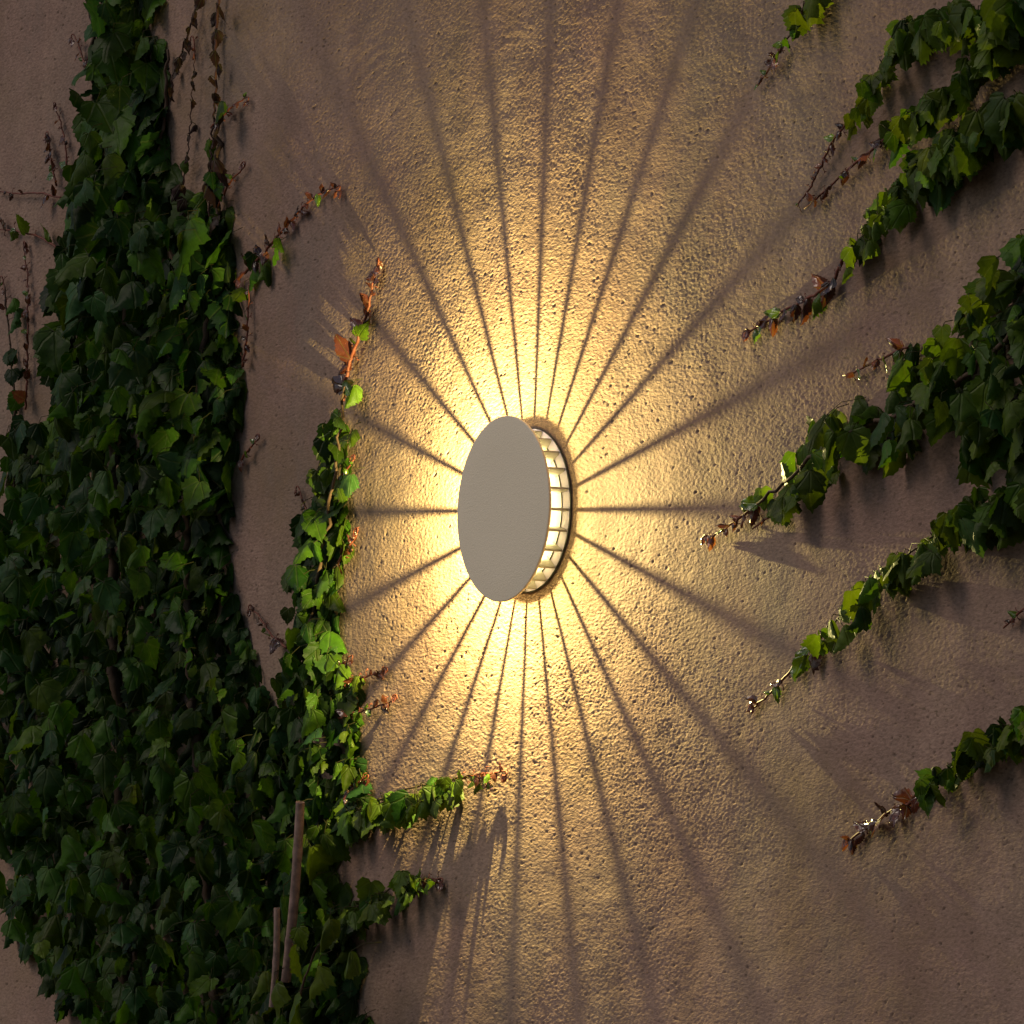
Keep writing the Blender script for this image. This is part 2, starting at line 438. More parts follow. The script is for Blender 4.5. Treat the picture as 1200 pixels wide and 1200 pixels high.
# ------------------------------------------------------------------ leaves
def leaf_shape(kind, r):
    """flat half outline from the notch at the stalk to the tip, then folded and curled; returns verts, uv, faces"""
    if kind == 0:      # three-lobed
        half = [(0.0, 0.02), (0.10, -0.07), (0.24, -0.10), (0.36, -0.05), (0.43, 0.05), (0.50, 0.12), (0.49, 0.20), (0.56, 0.30), (0.50, 0.36), (0.43, 0.42),
                (0.36, 0.46), (0.35, 0.53), (0.29, 0.60), (0.28, 0.68), (0.20, 0.76), (0.17, 0.83), (0.08, 0.91), (0.0, 1.0)]
    elif kind == 1:    # broad, barely lobed
        half = [(0.0, 0.03), (0.11, -0.08), (0.26, -0.11), (0.39, -0.04), (0.45, 0.07), (0.51, 0.17), (0.49, 0.25), (0.52, 0.34), (0.47, 0.41), (0.46, 0.49),
                (0.39, 0.55), (0.37, 0.63), (0.30, 0.69), (0.26, 0.76), (0.19, 0.81), (0.14, 0.88), (0.06, 0.94), (0.0, 1.0)]
    else:              # narrow young leaf
        half = [(0.0, 0.0), (0.06, -0.03), (0.15, -0.03), (0.23, 0.02), (0.28, 0.10), (0.33, 0.18), (0.31, 0.26), (0.36, 0.34), (0.30, 0.41), (0.29, 0.49),
                (0.23, 0.55), (0.23, 0.62), (0.17, 0.69), (0.16, 0.76), (0.10, 0.82), (0.08, 0.88), (0.03, 0.94), (0.0, 1.0)]
    half = np.array(half)
    out = half - [0.0, 0.42]; out /= np.linalg.norm(out, axis=1)[:, None]
    sgn = np.where(np.arange(len(half)) % 2 == 1, 1.0, -1.0) * (np.arange(len(half)) > 3)
    half = half + out * (sgn * r.uniform(0.3, 1.15, len(half)) * (0.017 if kind < 2 else 0.010))[:, None]
    half[0] = (0, half[0, 1]); half[-1] = (0, 1.03)
    n = len(half)
    rows = []
    for s in (-1, 1):
        hs = half + r.normal(0, 0.014, half.shape) * (np.arange(n) > 0)[:, None]
        hs[0, 0] = hs[-1, 0] = 0
        rows.append(hs * [s, 1])
    mid = np.stack([np.zeros(n), np.clip(half[:, 1], 0.02, 1)], 1)
    cols = [rows[0], rows[0] * 0.55 + mid * 0.45, mid, rows[1] * 0.55 + mid * 0.45, rows[1]]
    uv = np.stack(cols, 1).reshape(-1, 2)
    fold = R(np.clip(r.normal(26, 20), -12, 65)); curl = r.uniform(0.1, 0.75); twist = r.normal(0, 0.25); cup = r.uniform(-0.3, 0.5)
    u, v = uv[:, 0], uv[:, 1]
    z = -math.sin(fold) * np.abs(u) - cup * u * u * 1.4 - curl * 0.55 * np.clip(v, 0, 1) ** 2 + twist * u * v
    z += 0.05 * np.sin(u * 9 + r.uniform(0, 6)) * np.sin(v * 8 + r.uniform(0, 6)) + 0.02 * np.sin(np.arctan2(np.abs(u), v + 0.05) * 17) * np.hypot(u, v)
    V = np.stack([u * math.cos(fold) * 0.95, v * (1 - 0.10 * curl), z], 1)
    F = []
    for i in range(n - 1):
        for j in range(4):
            a = i * 5 + j
            F.append((a, a + 1, a + 6, a + 5))
    return V, uv, np.array(F)

SHAPES = [[leaf_shape(k, rng) for _ in range(24)] for k in range(3)]
DARK, MID, BLUE, YELL, RED = (np.array(c) for c in ((0.010, 0.034, 0.003), (0.036, 0.092, 0.006), (0.025, 0.070, 0.017), (0.125, 0.165, 0.007), (0.105, 0.030, 0.018)))

class Foliage:
    def __init__(self): self.V, self.U, self.C, self.F, self.n = [], [], [], [], 0
    def leaf(self, base, size, down, normal, colr, kind=None):
        down = np.asarray(down, float); down = down / np.linalg.norm(down)
        normal = np.asarray(normal, float); normal = normal - down * normal.dot(down); normal /= np.linalg.norm(normal) + 1e-9
        side = np.cross(down, normal)
        if kind is None: kind = 0 if rng.random() < 0.62 else 1
        V, uv, F = SHAPES[kind][rng.integers(24)]
        W = base + size * (V[:, :1] * side + V[:, 1:2] * down + V[:, 2:3] * normal)
        W[:, 1] = np.minimum(W[:, 1], -0.0025)              # nothing grows into the plaster
        self.V.append(W); self.U.append(uv); self.F.append(F + self.n); self.n += len(V)
        self.C.append(np.broadcast_to(np.clip(colr, 0.002, 1), (len(V), 3)))
    def stalk(self, pts, r=0.0008, c=(0.05, 0.04, 0.014)):
        tb = Tubes(); tb.tube(pts, r, r * 0.8, 4)
        V = np.array(tb.V); F = np.array([q for q in tb.F if len(q) == 4][:4 * (len(pts) - 1)])
        self.V.append(V); self.F.append(F + self.n); self.n += len(V)
        self.U.append(np.full((len(V), 2), 0.5)); self.C.append(np.broadcast_to(np.array(c), (len(V), 3)))
    def build(self, name, mat, parent):
        if not self.V: return
        return link_mesh(name, np.concatenate(self.V), np.concatenate(self.F), mat, parent, True, np.concatenate(self.C), np.concatenate(self.U))

class Tubes:
    def __init__(self): self.V, self.F = [], []
    def tube(self, pts, r0, r1=None, sides=6):
        pts = np.asarray(pts, float); r1 = r0 if r1 is None else r1
        n = len(pts); b = len(self.V)
        tg = np.gradient(pts, axis=0); tg /= np.linalg.norm(tg, axis=1)[:, None] + 1e-9
        ref = np.array([0.3, -0.8, 0.5])
        for i in range(n):
            a = np.cross(tg[i], ref); a /= np.linalg.norm(a) + 1e-9
            c = np.cross(tg[i], a)
            r = r0 + (r1 - r0) * i / max(1, n - 1)
            for k in range(sides):
                q = 2 * math.pi * k / sides
                self.V.append(pts[i] + r * (a * math.cos(q) + c * math.sin(q)))
        for i in range(n - 1):
            for k in range(sides):
                k2 = (k + 1) % sides
                self.F.append((b + i * sides + k, b + i * sides + k2, b + (i + 1) * sides + k2, b + (i + 1) * sides + k))
        self.F.append(tuple(b + k for k in reversed(range(sides))))
        self.F.append(tuple(b + (n - 1) * sides + k for k in range(sides)))
    def build(self, name, mat, parent):
        if self.V: return link_mesh(name, np.array(self.V), self.F, mat, parent)

def smooth_path(pts, step=6.0):
    """Catmull-Rom through (px, py, d) points"""
    P = np.array(pts, float)
    if len(P) < 3:
        n = max(2, int(np.linalg.norm(P[-1, :2] - P[0, :2]) / step))
        return P[0] + (P[-1] - P[0]) * np.linspace(0, 1, n)[:, None]
    Q = np.concatenate(([2 * P[0] - P[1]], P, [2 * P[-1] - P[-2]]))
    out = []
    for i in range(1, len(Q) - 2):
        n = max(2, int(np.linalg.norm(Q[i + 1, :2] - Q[i, :2]) / step))
        for s in np.arange(n) / n:
            a, b, c, d = Q[i - 1:i + 3]
            out.append(0.5 * (2 * b + (c - a) * s + (2 * a - 5 * b + 4 * c - d) * s * s + (3 * b - a - 3 * c + d) * s ** 3))
    out.append(P[-1])
    return np.array(out)

def world_path(P, wob=0.0015):
    W = np.array([at(*p) for p in P])
    W += rng.normal(0, wob, W.shape)
    W[:, 1] = np.minimum(W[:, 1], -0.003)
    return W

def tint(young=0.0, dark=0.0):
    k = rng.random()
    c = MID if k < 0.42 else (BLUE if k < 0.60 else DARK)
    c = c * rng.uniform(0.5, 1.65)
    y = np.clip(young + rng.normal(0, 0.18), 0, 1)
    c = c * (1 - y) + YELL * y
    return c * (1 - dark)

def leaf_pose(yaw_mean=20, yaw_sd=50, tilt=20, lean=0.0):
    yaw = R(rng.normal(yaw_mean, yaw_sd))
    n = np.array([math.sin(yaw), -math.cos(yaw), 0.0])
    ti = R(np.clip(rng.normal(tilt, 18), -15, 80))              # how far the blade lifts off the vertical
    down = np.array([n[0] * math.sin(ti), n[1] * math.sin(ti), -math.cos(ti)])
    nn = np.array([n[0] * math.cos(ti), n[1] * math.cos(ti), math.sin(ti)])
    roll = rng.normal(lean, 0.37)
    side = np.cross(down, nn)
    down = down * math.cos(roll) + side * math.sin(roll)
    return down, nn

def hang(f, tubes, px, py, d, size_px, young=0.0, dark=0.0, kind=None, petiole=True, yaw=20, yaw_sd=50, tilt=20, lean=0.0):
    """a leaf whose middle is seen near (px, py)"""
    s = size_px * mpp(px)
    down, nn = leaf_pose(yaw, yaw_sd, tilt, lean)
    mid = at(px, py, d)
    base = mid - down * s * 0.42
    base[1] = min(base[1], -0.008)
    f.leaf(base, s, down, nn, tint(young, dark), kind)
    if petiole:
        root = base + np.array([rng.normal(0, 0.4) * s, min(0.8 * d, 0.04) * rng.uniform(0.3, 1), rng.uniform(0.15, 0.55) * s])
        root[1] = min(root[1], -0.004)
        m = (root + base) / 2 + np.array([0, -0.12 * s, 0.08 * s])
        f.stalk([root, m, base])

def inside(poly, x, y):
    P = np.array(poly, float); c = False
    j = len(P) - 1
    for i in range(len(P)):
        if (P[i, 1] > y) != (P[j, 1] > y) and x < (P[j, 0] - P[i, 0]) * (y - P[i, 1]) / (P[j, 1] - P[i, 1]) + P[i, 0]: c = not c
        j = i
    return c

def edge_x(poly, y):
    """rightmost crossing of the outline at this height"""
    P = np.array(poly, float); best = None; j = len(P) - 1
    for i in range(len(P)):
        if (P[i, 1] > y) != (P[j, 1] > y):
            x = (P[j, 0] - P[i, 0]) * (y - P[i, 1]) / (P[j, 1] - P[i, 1]) + P[i, 0]
            best = x if best is None else max(best, x)
        j = i
    return best

def fill(f, tubes, poly, spacing, size, depth, layers=((0.25, 1.0), (0.6, 1.0), (1.0, 1.0)), young=0.0, yaw=20, tilt=25, lean=0.0, flank=900.0, yaw_sd=50, skip=None, big_top=False):
    """shingled leaves over an outline of the photograph, in layers off the wall"""
    P = np.array(poly); x0, y0 = P.min(0); x1, y1 = P.max(0)
    for lay, dens in layers:
        sp = spacing / math.sqrt(dens)
        yy = y0
        row = 0
        while yy < y1:
            xx = x0 + (row % 2) * sp / 2
            while xx < x1:
                px, py = xx + rng.normal(0, sp * 0.28), yy + rng.normal(0, sp * 0.28)
                if inside(poly, px, py) and not (skip and skip(px, py)):
                    e = edge_x(poly, py)
                    lim = min(depth, 0.012 + max(0.0, e - px) / flank) if e is not None else 0.02
                    sz = size * (1.18 - 0.26 * min(1.0, max(0.0, (py - 250) / 400))) if big_top else size
                    d = max(0.006, lim * lay * rng.uniform(0.6, 1.12))
                    hang(f, tubes, px, py, d, sz * rng.uniform(0.5, 1.22), young, 0.0, None, lay == 1.0, yaw, yaw_sd, tilt, lean)
                xx += sp
            yy += sp * 0.86
            row += 1

# ------------------------------------------------------------------ young red shoots
def shoot(parent, pts, r=0.0019, bud=11.0, every=12.0, loop=True, leafy=0.35, green=0.22, name='shoot'):
    """a young shoot: red stem, folded little leaves, forked tendrils; child of its vine"""
    P = smooth_path(pts, 4.0)
    bud, r, every = bud * 1.15, r * 1.2, every * 0.55
    P[:, 2] = np.minimum(P[:, 2], 0.0145 - 0.006 * np.linspace(0, 1, len(P)))
    W = world_path(P, 0.0008)
    tb, fo = Tubes(), Foliage()
    tb.tube(W, r, r * 0.55, 6)
    m = mpp(P[0, 0])
    acc, sgn = 0.0, 1
    for i in range(1, len(P) - 1):
        acc += np.linalg.norm(P[i, :2] - P[i - 1, :2])
        if acc < every * rng.uniform(0.7, 1.3): continue
        acc = 0.0; sgn = -sgn
        t = i / len(P)
        tg = W[i + 1] - W[i - 1]; tg /= np.linalg.norm(tg)
        if rng.random() < 0.85:
            s = bud * m * rng.uniform(0.7, 1.6) * (1.35 - 0.75 * t)
            dn = np.array([rng.normal(0, 0.7), -0.35, rng.normal(-0.35, 0.5)]) + 0.5 * tg + sgn * 0.8 * np.cross(tg, [0, 1, 0])
            y = rng.random()
            c = RED * rng.uniform(0.35, 1.3) if y > green else (MID * 0.8 + YELL * 0.4)
            fo.leaf(W[i] + np.array([0, -0.002, 0]), s, dn, [rng.normal(0.4, 0.8), -1, rng.normal(0.2, 0.7)], c, 2)
        if rng.random() < leafy + 0.3:                            # tendril with two or three short fingers
            side = np.cross(tg, [0, 1, 0]) * (-sgn)
            L = rng.uniform(7, 13) * m
            p1 = W[i] + side * L * 0.5 + np.array([0, rng.uniform(-0.004, 0.003), 0]) + tg * L * 0.35
            p1[1] = min(p1[1], -0.003)
            tb.tube([W[i], (W[i] + p1) / 2 + tg * L * 0.12, p1], 0.0007, 0.0006, 4)
            for q in range(rng.integers(2, 4)):
                e = p1 + (side * rng.uniform(-0.1, 0.6) + tg * rng.uniform(-0.2, 0.7)) * L * 0.55 + np.array([0, rng.uniform(0, 0.006), 0])
                e[1] = min(e[1], -0.002)
                tb.tube([p1, (p1 + e) / 2 + side * L * 0.06, e], 0.0006, 0.0007, 4)
    if loop:                                                      # nodding tip
        tg = W[-1] - W[-3]; tg /= np.linalg.norm(tg) + 1e-9
        side = np.cross(tg, [0, 1, 0]) * (1 if rng.random() < 0.5 else -1)
        L = 9 * m
        arc = [W[-1] + tg * L * 0.5 * math.sin(a) + side * L * 0.32 * (1 - math.cos(a)) + np.array([0, -0.002 * a / 3, 0]) for a in np.linspace(0, 4.2, 9)]
        for q in arc: q[1] = min(q[1], -0.003)
        tb.tube(arc, r * 0.55, r * 0.5, 5)
        for q in (arc[-1], arc[5]):
            fo.leaf(q, bud * m * 0.8, np.array([rng.normal(0, 0.5), -0.3, -0.8]), [0.5, -1, 0.3], RED * rng.uniform(0.8, 1.6), 2)
    o = tb.build(name, M_red, parent)
    lf = fo.build('young_leaves', M_young, o) if False else None
    if fo.V:
        V = np.concatenate(fo.V)
        lf = link_mesh('young_leaves', V, np.concatenate(fo.F), M_young, parent, True, np.concatenate(fo.C), np.concatenate(fo.U))
        lf.parent = o
    return o

def vine(name, label, path, group, leaves, tips=(), stem_r=0.0025, yaw=20, maroon=0.0):
    """a trailing vine: leaves = list of (t0, t1, count, size px, drop px, spread px, depth, young)"""
    P = smooth_path(path, 6.0)
    P[:, 2] = np.minimum(P[:, 2], 0.014)                     # the stem clings to the wall
    W = world_path(P)
    t = thing(name, label, 'ivy', W[0], group)
    st = Tubes(); st.tube(W, stem_r, stem_r * 0.5, 7)
    f, pet = Foliage(), Tubes()
    seg = np.linalg.norm(np.diff(P[:, :2], axis=0), axis=1); cum = np.concatenate(([0], np.cumsum(seg))); cum /= cum[-1]
    for (t0, t1, cnt, size, drop, spread, depth, young) in leaves:
        if group == GR: cnt, young = int(cnt * 1.9), young + 0.15  # right-hand leaves get extra yellow, a backlit look put into their colour
        elif not maroon: cnt = int(cnt * 1.5)
        for k in range(cnt):
            u = t0 + (t1 - t0) * (k + rng.uniform(0.1, 0.9)) / cnt
            p = np.array([np.interp(u, cum, P[:, j]) for j in range(3)])
            q = at(*p)
            px, py = p[0] + rng.normal(0, spread * 0.5), p[1] + drop * rng.uniform(0.3, 1.4) + rng.normal(0, spread * 0.5)
            d = p[2] + (depth + 0.012) * rng.uniform(0.0, 1.0)
            s = size * rng.uniform(0.55, 1.2) * (1.12 - 0.38 * u)
            sm = s * mpp(px)
            down, nn = leaf_pose(yaw, 48, 18)
            mid = at(px, py, d)
            b = mid - down * sm * 0.42; b[1] = min(b[1], -0.008)
            young_red = rng.random() < maroon * (1.3 - u if maroon < 1 else 1)
            f.leaf(b, sm, down, nn, np.array((0.036, 0.017, 0.013)) * rng.uniform(0.6, 1.5) if young_red else tint(young), 2 if young_red else None)
            m = (q + b) / 2 + np.array([0, -0.1 * sm, 0.12 * sm])
            f.stalk([q, m, b])
    st.build('stem', M_maroon if maroon else M_stem, t)
    f.build('foliage', M_leaf, t)
    for tp in tips:
        shoot(t, **tp)
    return t

def mass(name, label, poly, group, loc, stems=(), tips=(), **kw):
    t = thing(name, label, 'ivy', loc, group)
    f, pet, st = Foliage(), Tubes(), Tubes()
    extra = kw.pop('extra', None)
    fill(f, pet, poly, **kw)
    if extra: extra(f, pet)
    for pts, r in stems:
        st.tube(world_path(smooth_path(pts, 8.0), 0.003), r, r * 0.5, 7)
    st.build('stem', M_stem, t)
    f.build('foliage', M_leaf, t)
    for tp in tips: shoot(t, **tp)
    return t

# ------------------------------------------------------------------ ivy left of the lamp
GL = 'ivy growing up the wall left of the lamp'
GR = 'ivy shoots reaching in from the right'
curtain = [(120, -60), (114, 20), (108, 100), (100, 160), (86, 210), (76, 270), (72, 330), (64, 400), (58, 470), (40, 520), (32, 600), (14, 640),
           (-60, 680), (-60, 960), (4, 985), (8, 1080), (30, 1130), (64, 1165), (100, 1210), (120, 1270), (445, 1270),
           (424, 1190), (418, 1110), (404, 1060), (392, 1000), (380, 950), (352, 880), (318, 830), (300, 770), (276, 726),
           (268, 640), (274, 560), (284, 480), (276, 420), (280, 360), (276, 300), (262, 250), (236, 250), (214, 250), (198, 190), (190, 120), (186, 40), (178, -60)]
thing_curtain = mass('ivy_curtain', 'dense dark green ivy covering the wall from top to bottom left of the lamp', curtain, GL, at(200, 1240),
     stems=[([(150, 1270, .02), (140, 900, .03), (130, 600, .03), (150, 300, .02), (150, -60, .02)], 0.012), ([(260, 1270, .02), (230, 900, .03), (220, 600, .03), (250, 300, .015), (255, 140, .01)], 0.009),
            ([(120, 330, .02), (112, 160, .012), (108, 40, .01), (106, -60, .01)], 0.006), ([(175, 300, .02), (190, 160, .012), (196, 60, .01)], 0.005)],
     tips=[dict(pts=[(112, 92, .012), (100, 74, .014), (94, 60, .016), (88, 42, .018)]),
           dict(pts=[(66, 218, .012), (60, 190, .016), (58, 168, .018), (56, 156, .02)], every=7, bud=9),
           dict(pts=[(80, 210, .012), (76, 170, .015), (70, 140, .018), (64, 126, .02)]),
           dict(pts=[(72, 232, .012), (44, 226, .016), (20, 227, .016), (-4, 224, .018)], loop=False),
           dict(pts=[(68, 292, .012), (50, 280, .02), (26, 272, .02), (-6, 268, .02)], bud=24, green=0.95, every=20, loop=False),
           dict(pts=[(258, 236, .012), (266, 220, .016), (277, 205, .018), (287, 196, .02)], bud=8),
           dict(pts=[(248, 150, .012), (262, 134, .016), (276, 122, .018), (290, 114, .02)], bud=8),
           dict(pts=[(276, 330, .01), (300, 306, .02), (330, 272, .03), (348, 250, .034), (370, 230, .036), (398, 217, .038)], r=0.0024, bud=13, every=10, green=0.15),
           dict(pts=[(280, 542, .01), (295, 522, .016), (304, 514, .018)], bud=8, every=8),
           dict(pts=[(285, 430, .01), (290, 380, .014), (292, 335, .018)], bud=10, every=12, loop=False)],
     spacing=25, size=42, depth=0.15, layers=((0.12, 2.4), (0.5, 0.8), (1.0, 0.85)), yaw=24, tilt=24, big_top=True, extra=lambda f, p: [hang(f, p, *q, young=0.2) for q in ((292, 326, .014, 30), (304, 314, .018, 30), (312, 322, .016, 26), (322, 300, .02, 26), (286, 344, .012, 28), (296, 306, .02, 22), (332, 286, .02, 20))])

# sparse leaves where the curtain thins out between its upper columns
upper = [(236, 260), (262, 262), (272, 200), (262, 150), (246, 130), (238, 190)]
vine('ivy_vine', 'thin ivy strand with blackish leaves hanging beside the curtain, left of the long bead-like strand', [(236, -20, .012), (224, 30, .012), (212, 62, .014), (204, 84, .012), (200, 120, .01)], GL,
     [(0.1, 1.0, 10, 19, 5, 4, .012, -0.3)], stem_r=0.0024, maroon=1)
vine('ivy_vine', 'long bead-like ivy strand with small dark leaves running down from the top edge', [(258, -20, .012), (253, 40, .014), (252, 110, .014), (248, 170, .014), (246, 240, .012), (244, 300, .02)], GL,
     [(0.05, 0.45, 7, 24, 6, 5, .012, -0.3), (0.45, 0.6, 4, 26, 8, 8, .02, 0.0), (0.6, 0.95, 12, 40, 8, 14, .02, 0.0)], stem_r=0.0028, maroon=0.95)
vine('ivy_vine', 'slender ivy strand ending in a curled red tip between two hanging strands', [(208, 290, .02), (214, 220, .014), (222, 150, .013), (226, 90, .014), (228, 60, .016)], GL,
     [(0.0, 0.45, 7, 24, 4, 8, .012, 0.0), (0.45, 0.95, 6, 17, 5, 3, .01, -0.3)], maroon=0.98, tips=[dict(pts=[(227, 70, .014), (228, 56, .016), (227, 46, .018)], bud=6)], stem_r=0.0016)
vine('ivy_vine', 'sparse ivy strand at the far left edge with thin dark stems and drooping leaves', [(14, 720, .02), (16, 600, .02), (18, 500, .02), (14, 420, .018), (8, 370, .016), (6, 334, .018)], GL,
     [(0.0, 0.6, 24, 44, 8, 18, .03, 0.05), (0.5, 0.97, 8, 34, 8, 8, .02, -0.1)],
     tips=[dict(pts=[(30, 480, .012), (32, 420, .014), (33, 370, .014), (32, 325, .016), (28, 288, .018)], bud=13, every=16), dict(pts=[(8, 370, .014), (6, 345, .016), (4, 326, .018)], bud=6)], stem_r=0.003)

# the narrow column between curtain and lamp
column = [(398, 478), (404, 500), (410, 555), (404, 590), (404, 640), (398, 700), (400, 760), (424, 800), (412, 850), (428, 900), (420, 960), (380, 980), (330, 960), (300, 900), (318, 830), (334, 770), (336, 710), (346, 650), (352, 610), (366, 580), (380, 545), (388, 500)]
mass('ivy_vine', 'narrow upright ivy column between the dense curtain and the lamp', column, GL, at(360, 960),
     stems=[([(350, 980, .02), (356, 820, .022), (372, 680, .024), (392, 560, .026), (400, 490, .026), (404, 452, .024)], 0.0045)],
     tips=[dict(pts=[(402, 470, .022), (406, 440, .026), (414, 412, .03), (426, 380, .034), (434, 350, .038), (440, 322, .042), (443, 306, .044)], r=0.0028, bud=18, every=10),
           dict(pts=[(366, 610, .02), (356, 590, .02), (350, 572, .02)], bud=8), dict(pts=[(336, 760, .015), (318, 744, .02), (306, 726, .022), (294, 710, .024)], bud=11, every=8),
           dict(pts=[(396, 660, .025), (404, 648, .035), (413, 634, .04), (419, 624, .044)], bud=9, every=6), dict(pts=[(392, 572, .02), (400, 558, .03), (410, 546, .036), (415, 538, .04)], bud=7, every=6),
           dict(pts=[(396, 800, .025), (416, 796, .032), (434, 792, .038), (452, 788, .042)], bud=11, every=7, green=0.1), dict(pts=[(398, 842, .025), (420, 834, .034), (444, 828, .04), (464, 820, .044)], bud=11, every=7, green=0.1),
           dict(pts=[(402, 936, .02), (414, 924, .028), (430, 908, .032)], bud=11, every=6), dict(pts=[(392, 800, .02), (400, 780, .03), (412, 768, .034)], bud=10, every=7)],
     spacing=20, size=37, depth=0.055, layers=((0.25, 1.3), (0.7, 0.5), (1.0, 0.8)), young=0.10, yaw=22, tilt=22, flank=1100, extra=lambda f, p: [hang(f, p, *q, young=0.2) for q in
        ((408, 462, .03, 30), (402, 495, .03, 20), (410, 512, .03, 22), (396, 530, .03, 26), (372, 565, .03, 34), (410, 565, .035, 30), (350, 612, .04, 38))])

vine('ivy_vine', 'leafy ivy spray pointing at the lamp foot with a forked red tip', [(352, 985, .02), (400, 955, .03), (450, 935, .035), (500, 918, .04), (530, 912, .042), (556, 909, .04)], GL,
     [(0.0, 0.9, 40, 40, 22, 9, .03, 0.3), (0.75, 1.0, 6, 24, 12, 5, .02, 0.3)],
     tips=[dict(pts=[(516, 915, .042), (540, 912, .046), (560, 908, .05), (576, 906, .053), (592, 903, .056)], r=0.0022, bud=11, every=9), dict(pts=[(556, 909, .05), (566, 914, .054), (574, 924, .054)], bud=10, every=6)])
vine('ivy_vine', 'lower shorter ivy spray with a dark red tip above the bottom edge', [(350, 1110, .02), (390, 1080, .03), (430, 1056, .034), (462, 1038, .036), (480, 1032, .038), (500, 1030, .03)], GL,
     [(0.0, 0.95, 32, 38, 12, 10, .03, 0.2), (0.85, 1.0, 4, 20, 8, 5, .02, 0.0)], tips=[dict(pts=[(470, 1036, .036), (486, 1032, .04), (500, 1030, .043), (517, 1029, .046)], r=0.002, bud=14, every=7)])

# ------------------------------------------------------------------ canes
def cane(label, top, foot, d0, d1, r_px, nodes):
    a, b = at(*foot, d1), at(*top, d0)
    r = r_px * mpp(top[0])
    n = 60
    V, F = [], []
    ax = b - a; L = np.linalg.norm(ax); ax /= L
    s1 = np.cross(ax, [0, 1, 0]); s1 /= np.linalg.norm(s1); s2 = np.cross(ax, s1)
    sides = 20
    bend = np.array([0.006, 0, 0])
    for i in range(n + 1):
        t = i / n
        rr = r * (1.05 - 0.1 * t)
        for q in nodes: rr *= 1 + 0.13 * math.exp(-((t - q) * L / 0.006) ** 2)
        p = a + ax * L * t + bend * math.sin(math.pi * t)
        for k in range(sides):
            an = 2 * math.pi * k / sides
            V.append(p + rr * (s1 * math.cos(an) + s2 * math.sin(an)))
    for i in range(n):
        for k in range(sides):
            k2 = (k + 1) % sides
            F.append((i * sides + k, i * sides + k2, (i + 1) * sides + k2, (i + 1) * sides + k))
    m = len(V)
    for k in range(sides):                          # hollow cut end
        V.append(V[n * sides + k] * 0.45 + (b) * 0.55)
    F += [(n * sides + k, n * sides + (k + 1) % sides, m + (k + 1) % sides, m + k) for k in range(sides)]
    m2 = len(V)
    for k in range(sides): V.append(V[m + k] - ax * 0.02)
    F += [(m + k, m + (k + 1) % sides, m2 + (k + 1) % sides, m2 + k) for k in range(sides)]
    F.append(tuple(m2 + k for k in range(sides)))
    F.append(tuple(reversed(range(sides))))
    o = link_mesh('cane', V, F, M_cane)
    tag(o, label, 'cane', 'cut canes standing in the ivy')
    return sharp(o, 50)
cane('longer thicker cut cane leaning in the ivy', (352, 940), (335, 1150), 0.125, 0.105, 5.5, (0.72, 0.22))
cane('shorter thinner cut cane low in the ivy', (324.5, 1064), (319, 1180), 0.150, 0.145, 3.8, (0.45,))

fo_t = thing('ivy_vine', 'few yellow green ivy leaves in front of the feet of the cut canes', 'ivy', at(350, 1200, 0.15), GL)
fo_f, fo_p = Foliage(), Tubes()
for q in ((318, 1172, .165, 46), (346, 1128, .15, 44), (378, 1092, .13, 42), (338, 1190, .16, 50), (366, 1150, .14, 42), (408, 1128, .11, 38), (352, 1100, .135, 30), (300, 1150, .165, 40)):
    hang(fo_f, fo_p, *q, young=0.45)
fo_s = Tubes(); fo_s.tube(world_path(smooth_path([(330, 1280, .12), (345, 1190, .125), (372, 1110, .11), (400, 1090, .09)], 8.0), 0.001), 0.0025, 0.0015, 6)
fo_s.build('stem', M_stem, fo_t); fo_f.build('foliage', M_leaf, fo_t)

# ------------------------------------------------------------------ ivy reaching in from the right
vine('ivy_vine', 'short ivy tip hanging from the top edge above the right side of the lamp', [(962, -40, .02), (944, 4, .022), (930, 30, .02), (914, 60, .018)], GR,
     [(0.0, 0.6, 6, 42, 4, 8, .02, 0.35), (0.6, 0.95, 3, 16, 4, 3, .01, 0.1)], tips=[dict(pts=[(920, 48, .018), (908, 70, .016), (898, 86, .014), (886, 102, .012)], bud=9, every=9, loop=False)])
vine('ivy_vine', 'uppermost leafy ivy arm at the top right corner with one long bare red tip', [(1260, -30, .03), (1180, 10, .032), (1110, 22, .032), (1060, 36, .03), (1036, 70, .028), (1020, 105, .026), (1006, 130, .024), (990, 150, .022)], GR,
     [(0.0, 0.62, 40, 50, 14, 17, .05, 0.18), (0.6, 0.95, 11, 40, 8, 8, .03, 0.35), (0.95, 1.0, 2, 24, 4, 4, .02, 0.7)],
     tips=[dict(pts=[(996, 140, .022), (976, 165, .02), (966, 186, .018), (952, 214, .015), (934, 242, .012)], bud=9, every=12, loop=False)])
vine('ivy_vine', 'middle strand of the top right ivy with a glinting tip joining the first', [(1190, 30, .03), (1150, 70, .035), (1110, 110, .034), (1076, 130, .032), (1050, 150, .03), (1030, 172, .026)], GR,
     [(0.0, 0.95, 26, 44, 8, 11, .035, 0.25)], tips=[dict(pts=[(1040, 160, .028), (1020, 178, .026), (1004, 190, .022), (984, 208, .018), (960, 230, .014), (942, 244, .012)], bud=12, every=10, loop=False, green=0.3)])
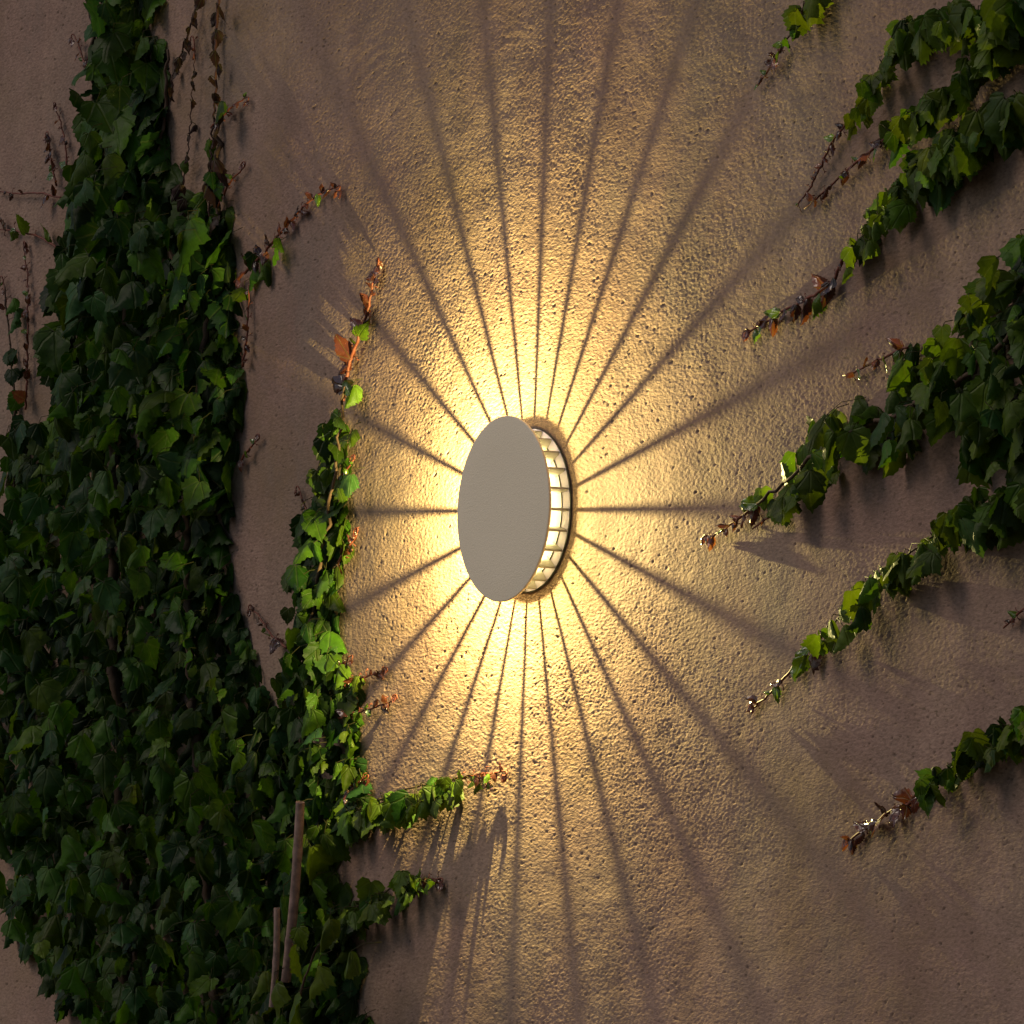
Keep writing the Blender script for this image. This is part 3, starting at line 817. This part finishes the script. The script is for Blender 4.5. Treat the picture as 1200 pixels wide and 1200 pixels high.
vine('ivy_vine', 'ivy arm of large hanging leaves ending in a bright glinting tip below the corner ivy', [(1260, 80, .03), (1200, 112, .035), (1150, 140, .04), (1110, 170, .04), (1070, 200, .038), (1040, 240, .036), (1010, 278, .034), (984, 308, .03)], GR,
     [(0.0, 0.6, 22, 60, 24, 11, .04, 0.22), (0.45, 0.98, 24, 46, 14, 11, .035, 0.3)],
     tips=[dict(pts=[(988, 302, .03), (974, 332, .03), (950, 348, .028), (922, 362, .024), (900, 376, .02), (876, 390, .016)], r=0.0024, bud=20, every=10, green=0.35)])
big_arm = [(1270, 230), (1205, 268), (1170, 312), (1140, 352), (1108, 372), (1080, 414), (1050, 426), (1040, 452), (1006, 474), (978, 478), (954, 490), (944, 520), (918, 552), (900, 566), (884, 588), (888, 604), (920, 596), (948, 572), (976, 556),
           (1006, 538), (1036, 530), (1066, 548), (1082, 500), (1108, 506), (1124, 530), (1146, 552), (1180, 570), (1210, 590), (1270, 600)]
mass('ivy_vine', 'thickest ivy arm at the right edge, narrowing to a red tip near the lamp', big_arm, GR, at(1240, 420),
     stems=[([(1280, 300, .03), (1200, 380, .03), (1120, 450, .03), (1040, 490, .028), (980, 515, .028), (930, 556, .026), (890, 590, .024)], 0.005), ([(1280, 420, .03), (1180, 470, .03), (1110, 470, .03)], 0.005)],
     tips=[dict(pts=[(896, 584, .026), (876, 600, .03), (860, 612, .03), (846, 622, .028), (828, 633, .026)], r=0.0024, bud=17, every=9, green=0.25), dict(pts=[(922, 584, .02), (912, 594, .026), (900, 606, .028), (882, 620, .026)], bud=9, every=8, loop=False),
           dict(pts=[(1064, 408, .02), (1046, 414, .024), (1026, 424, .022), (1010, 432, .018), (988, 440, .014)], bud=12, every=9, loop=False, green=0.2)],
     spacing=25, size=48, depth=0.075, layers=((0.25, 1.3), (1.0, 0.9)), young=0.3, yaw=22, tilt=24, flank=1400)
vine('ivy_vine', 'ivy arm below the thickest one, its large leaves shrinking to a glinting tip', [(1280, 545, .03), (1210, 572, .035), (1160, 592, .038), (1116, 610, .04), (1080, 640, .038), (1040, 664, .036), (1010, 690, .034), (984, 722, .03), (960, 748, .028)], GR,
     [(0.0, 0.42, 24, 56, 18, 14, .05, 0.15), (0.35, 0.98, 26, 46, 14, 11, .035, 0.28)],
     tips=[dict(pts=[(966, 742, .03), (944, 766, .034), (926, 786, .034), (910, 804, .03), (896, 818, .026), (882, 830, .022)], r=0.0025, bud=19, every=10, green=0.3)])
vine('ivy_vine', 'lowest leafy ivy arm on the right edge pointing down left', [(1280, 806, .03), (1210, 846, .034), (1166, 862, .036), (1130, 886, .036), (1104, 910, .034), (1084, 930, .03)], GR,
     [(0.0, 1.0, 34, 44, 10, 14, .04, 0.15)],
     tips=[dict(pts=[(1092, 924, .03), (1064, 942, .032), (1042, 952, .03), (1024, 966, .026), (1008, 976, .022), (992, 986, .018)], r=0.0025, bud=19, every=10, green=0.3)])
vine('ivy_vine', 'tiny bare dark red ivy tip poking in at the right edge between two arms', [(1260, 690, .012), (1215, 706, .014), (1196, 716, .014)], GR, [(0.0, 0.3, 3, 30, 6, 6, .02, 0.0)],
     tips=[dict(pts=[(1204, 711, .014), (1192, 720, .014), (1184, 728, .014), (1176, 736, .012)], bud=10, every=6, loop=False)], stem_r=0.0016)
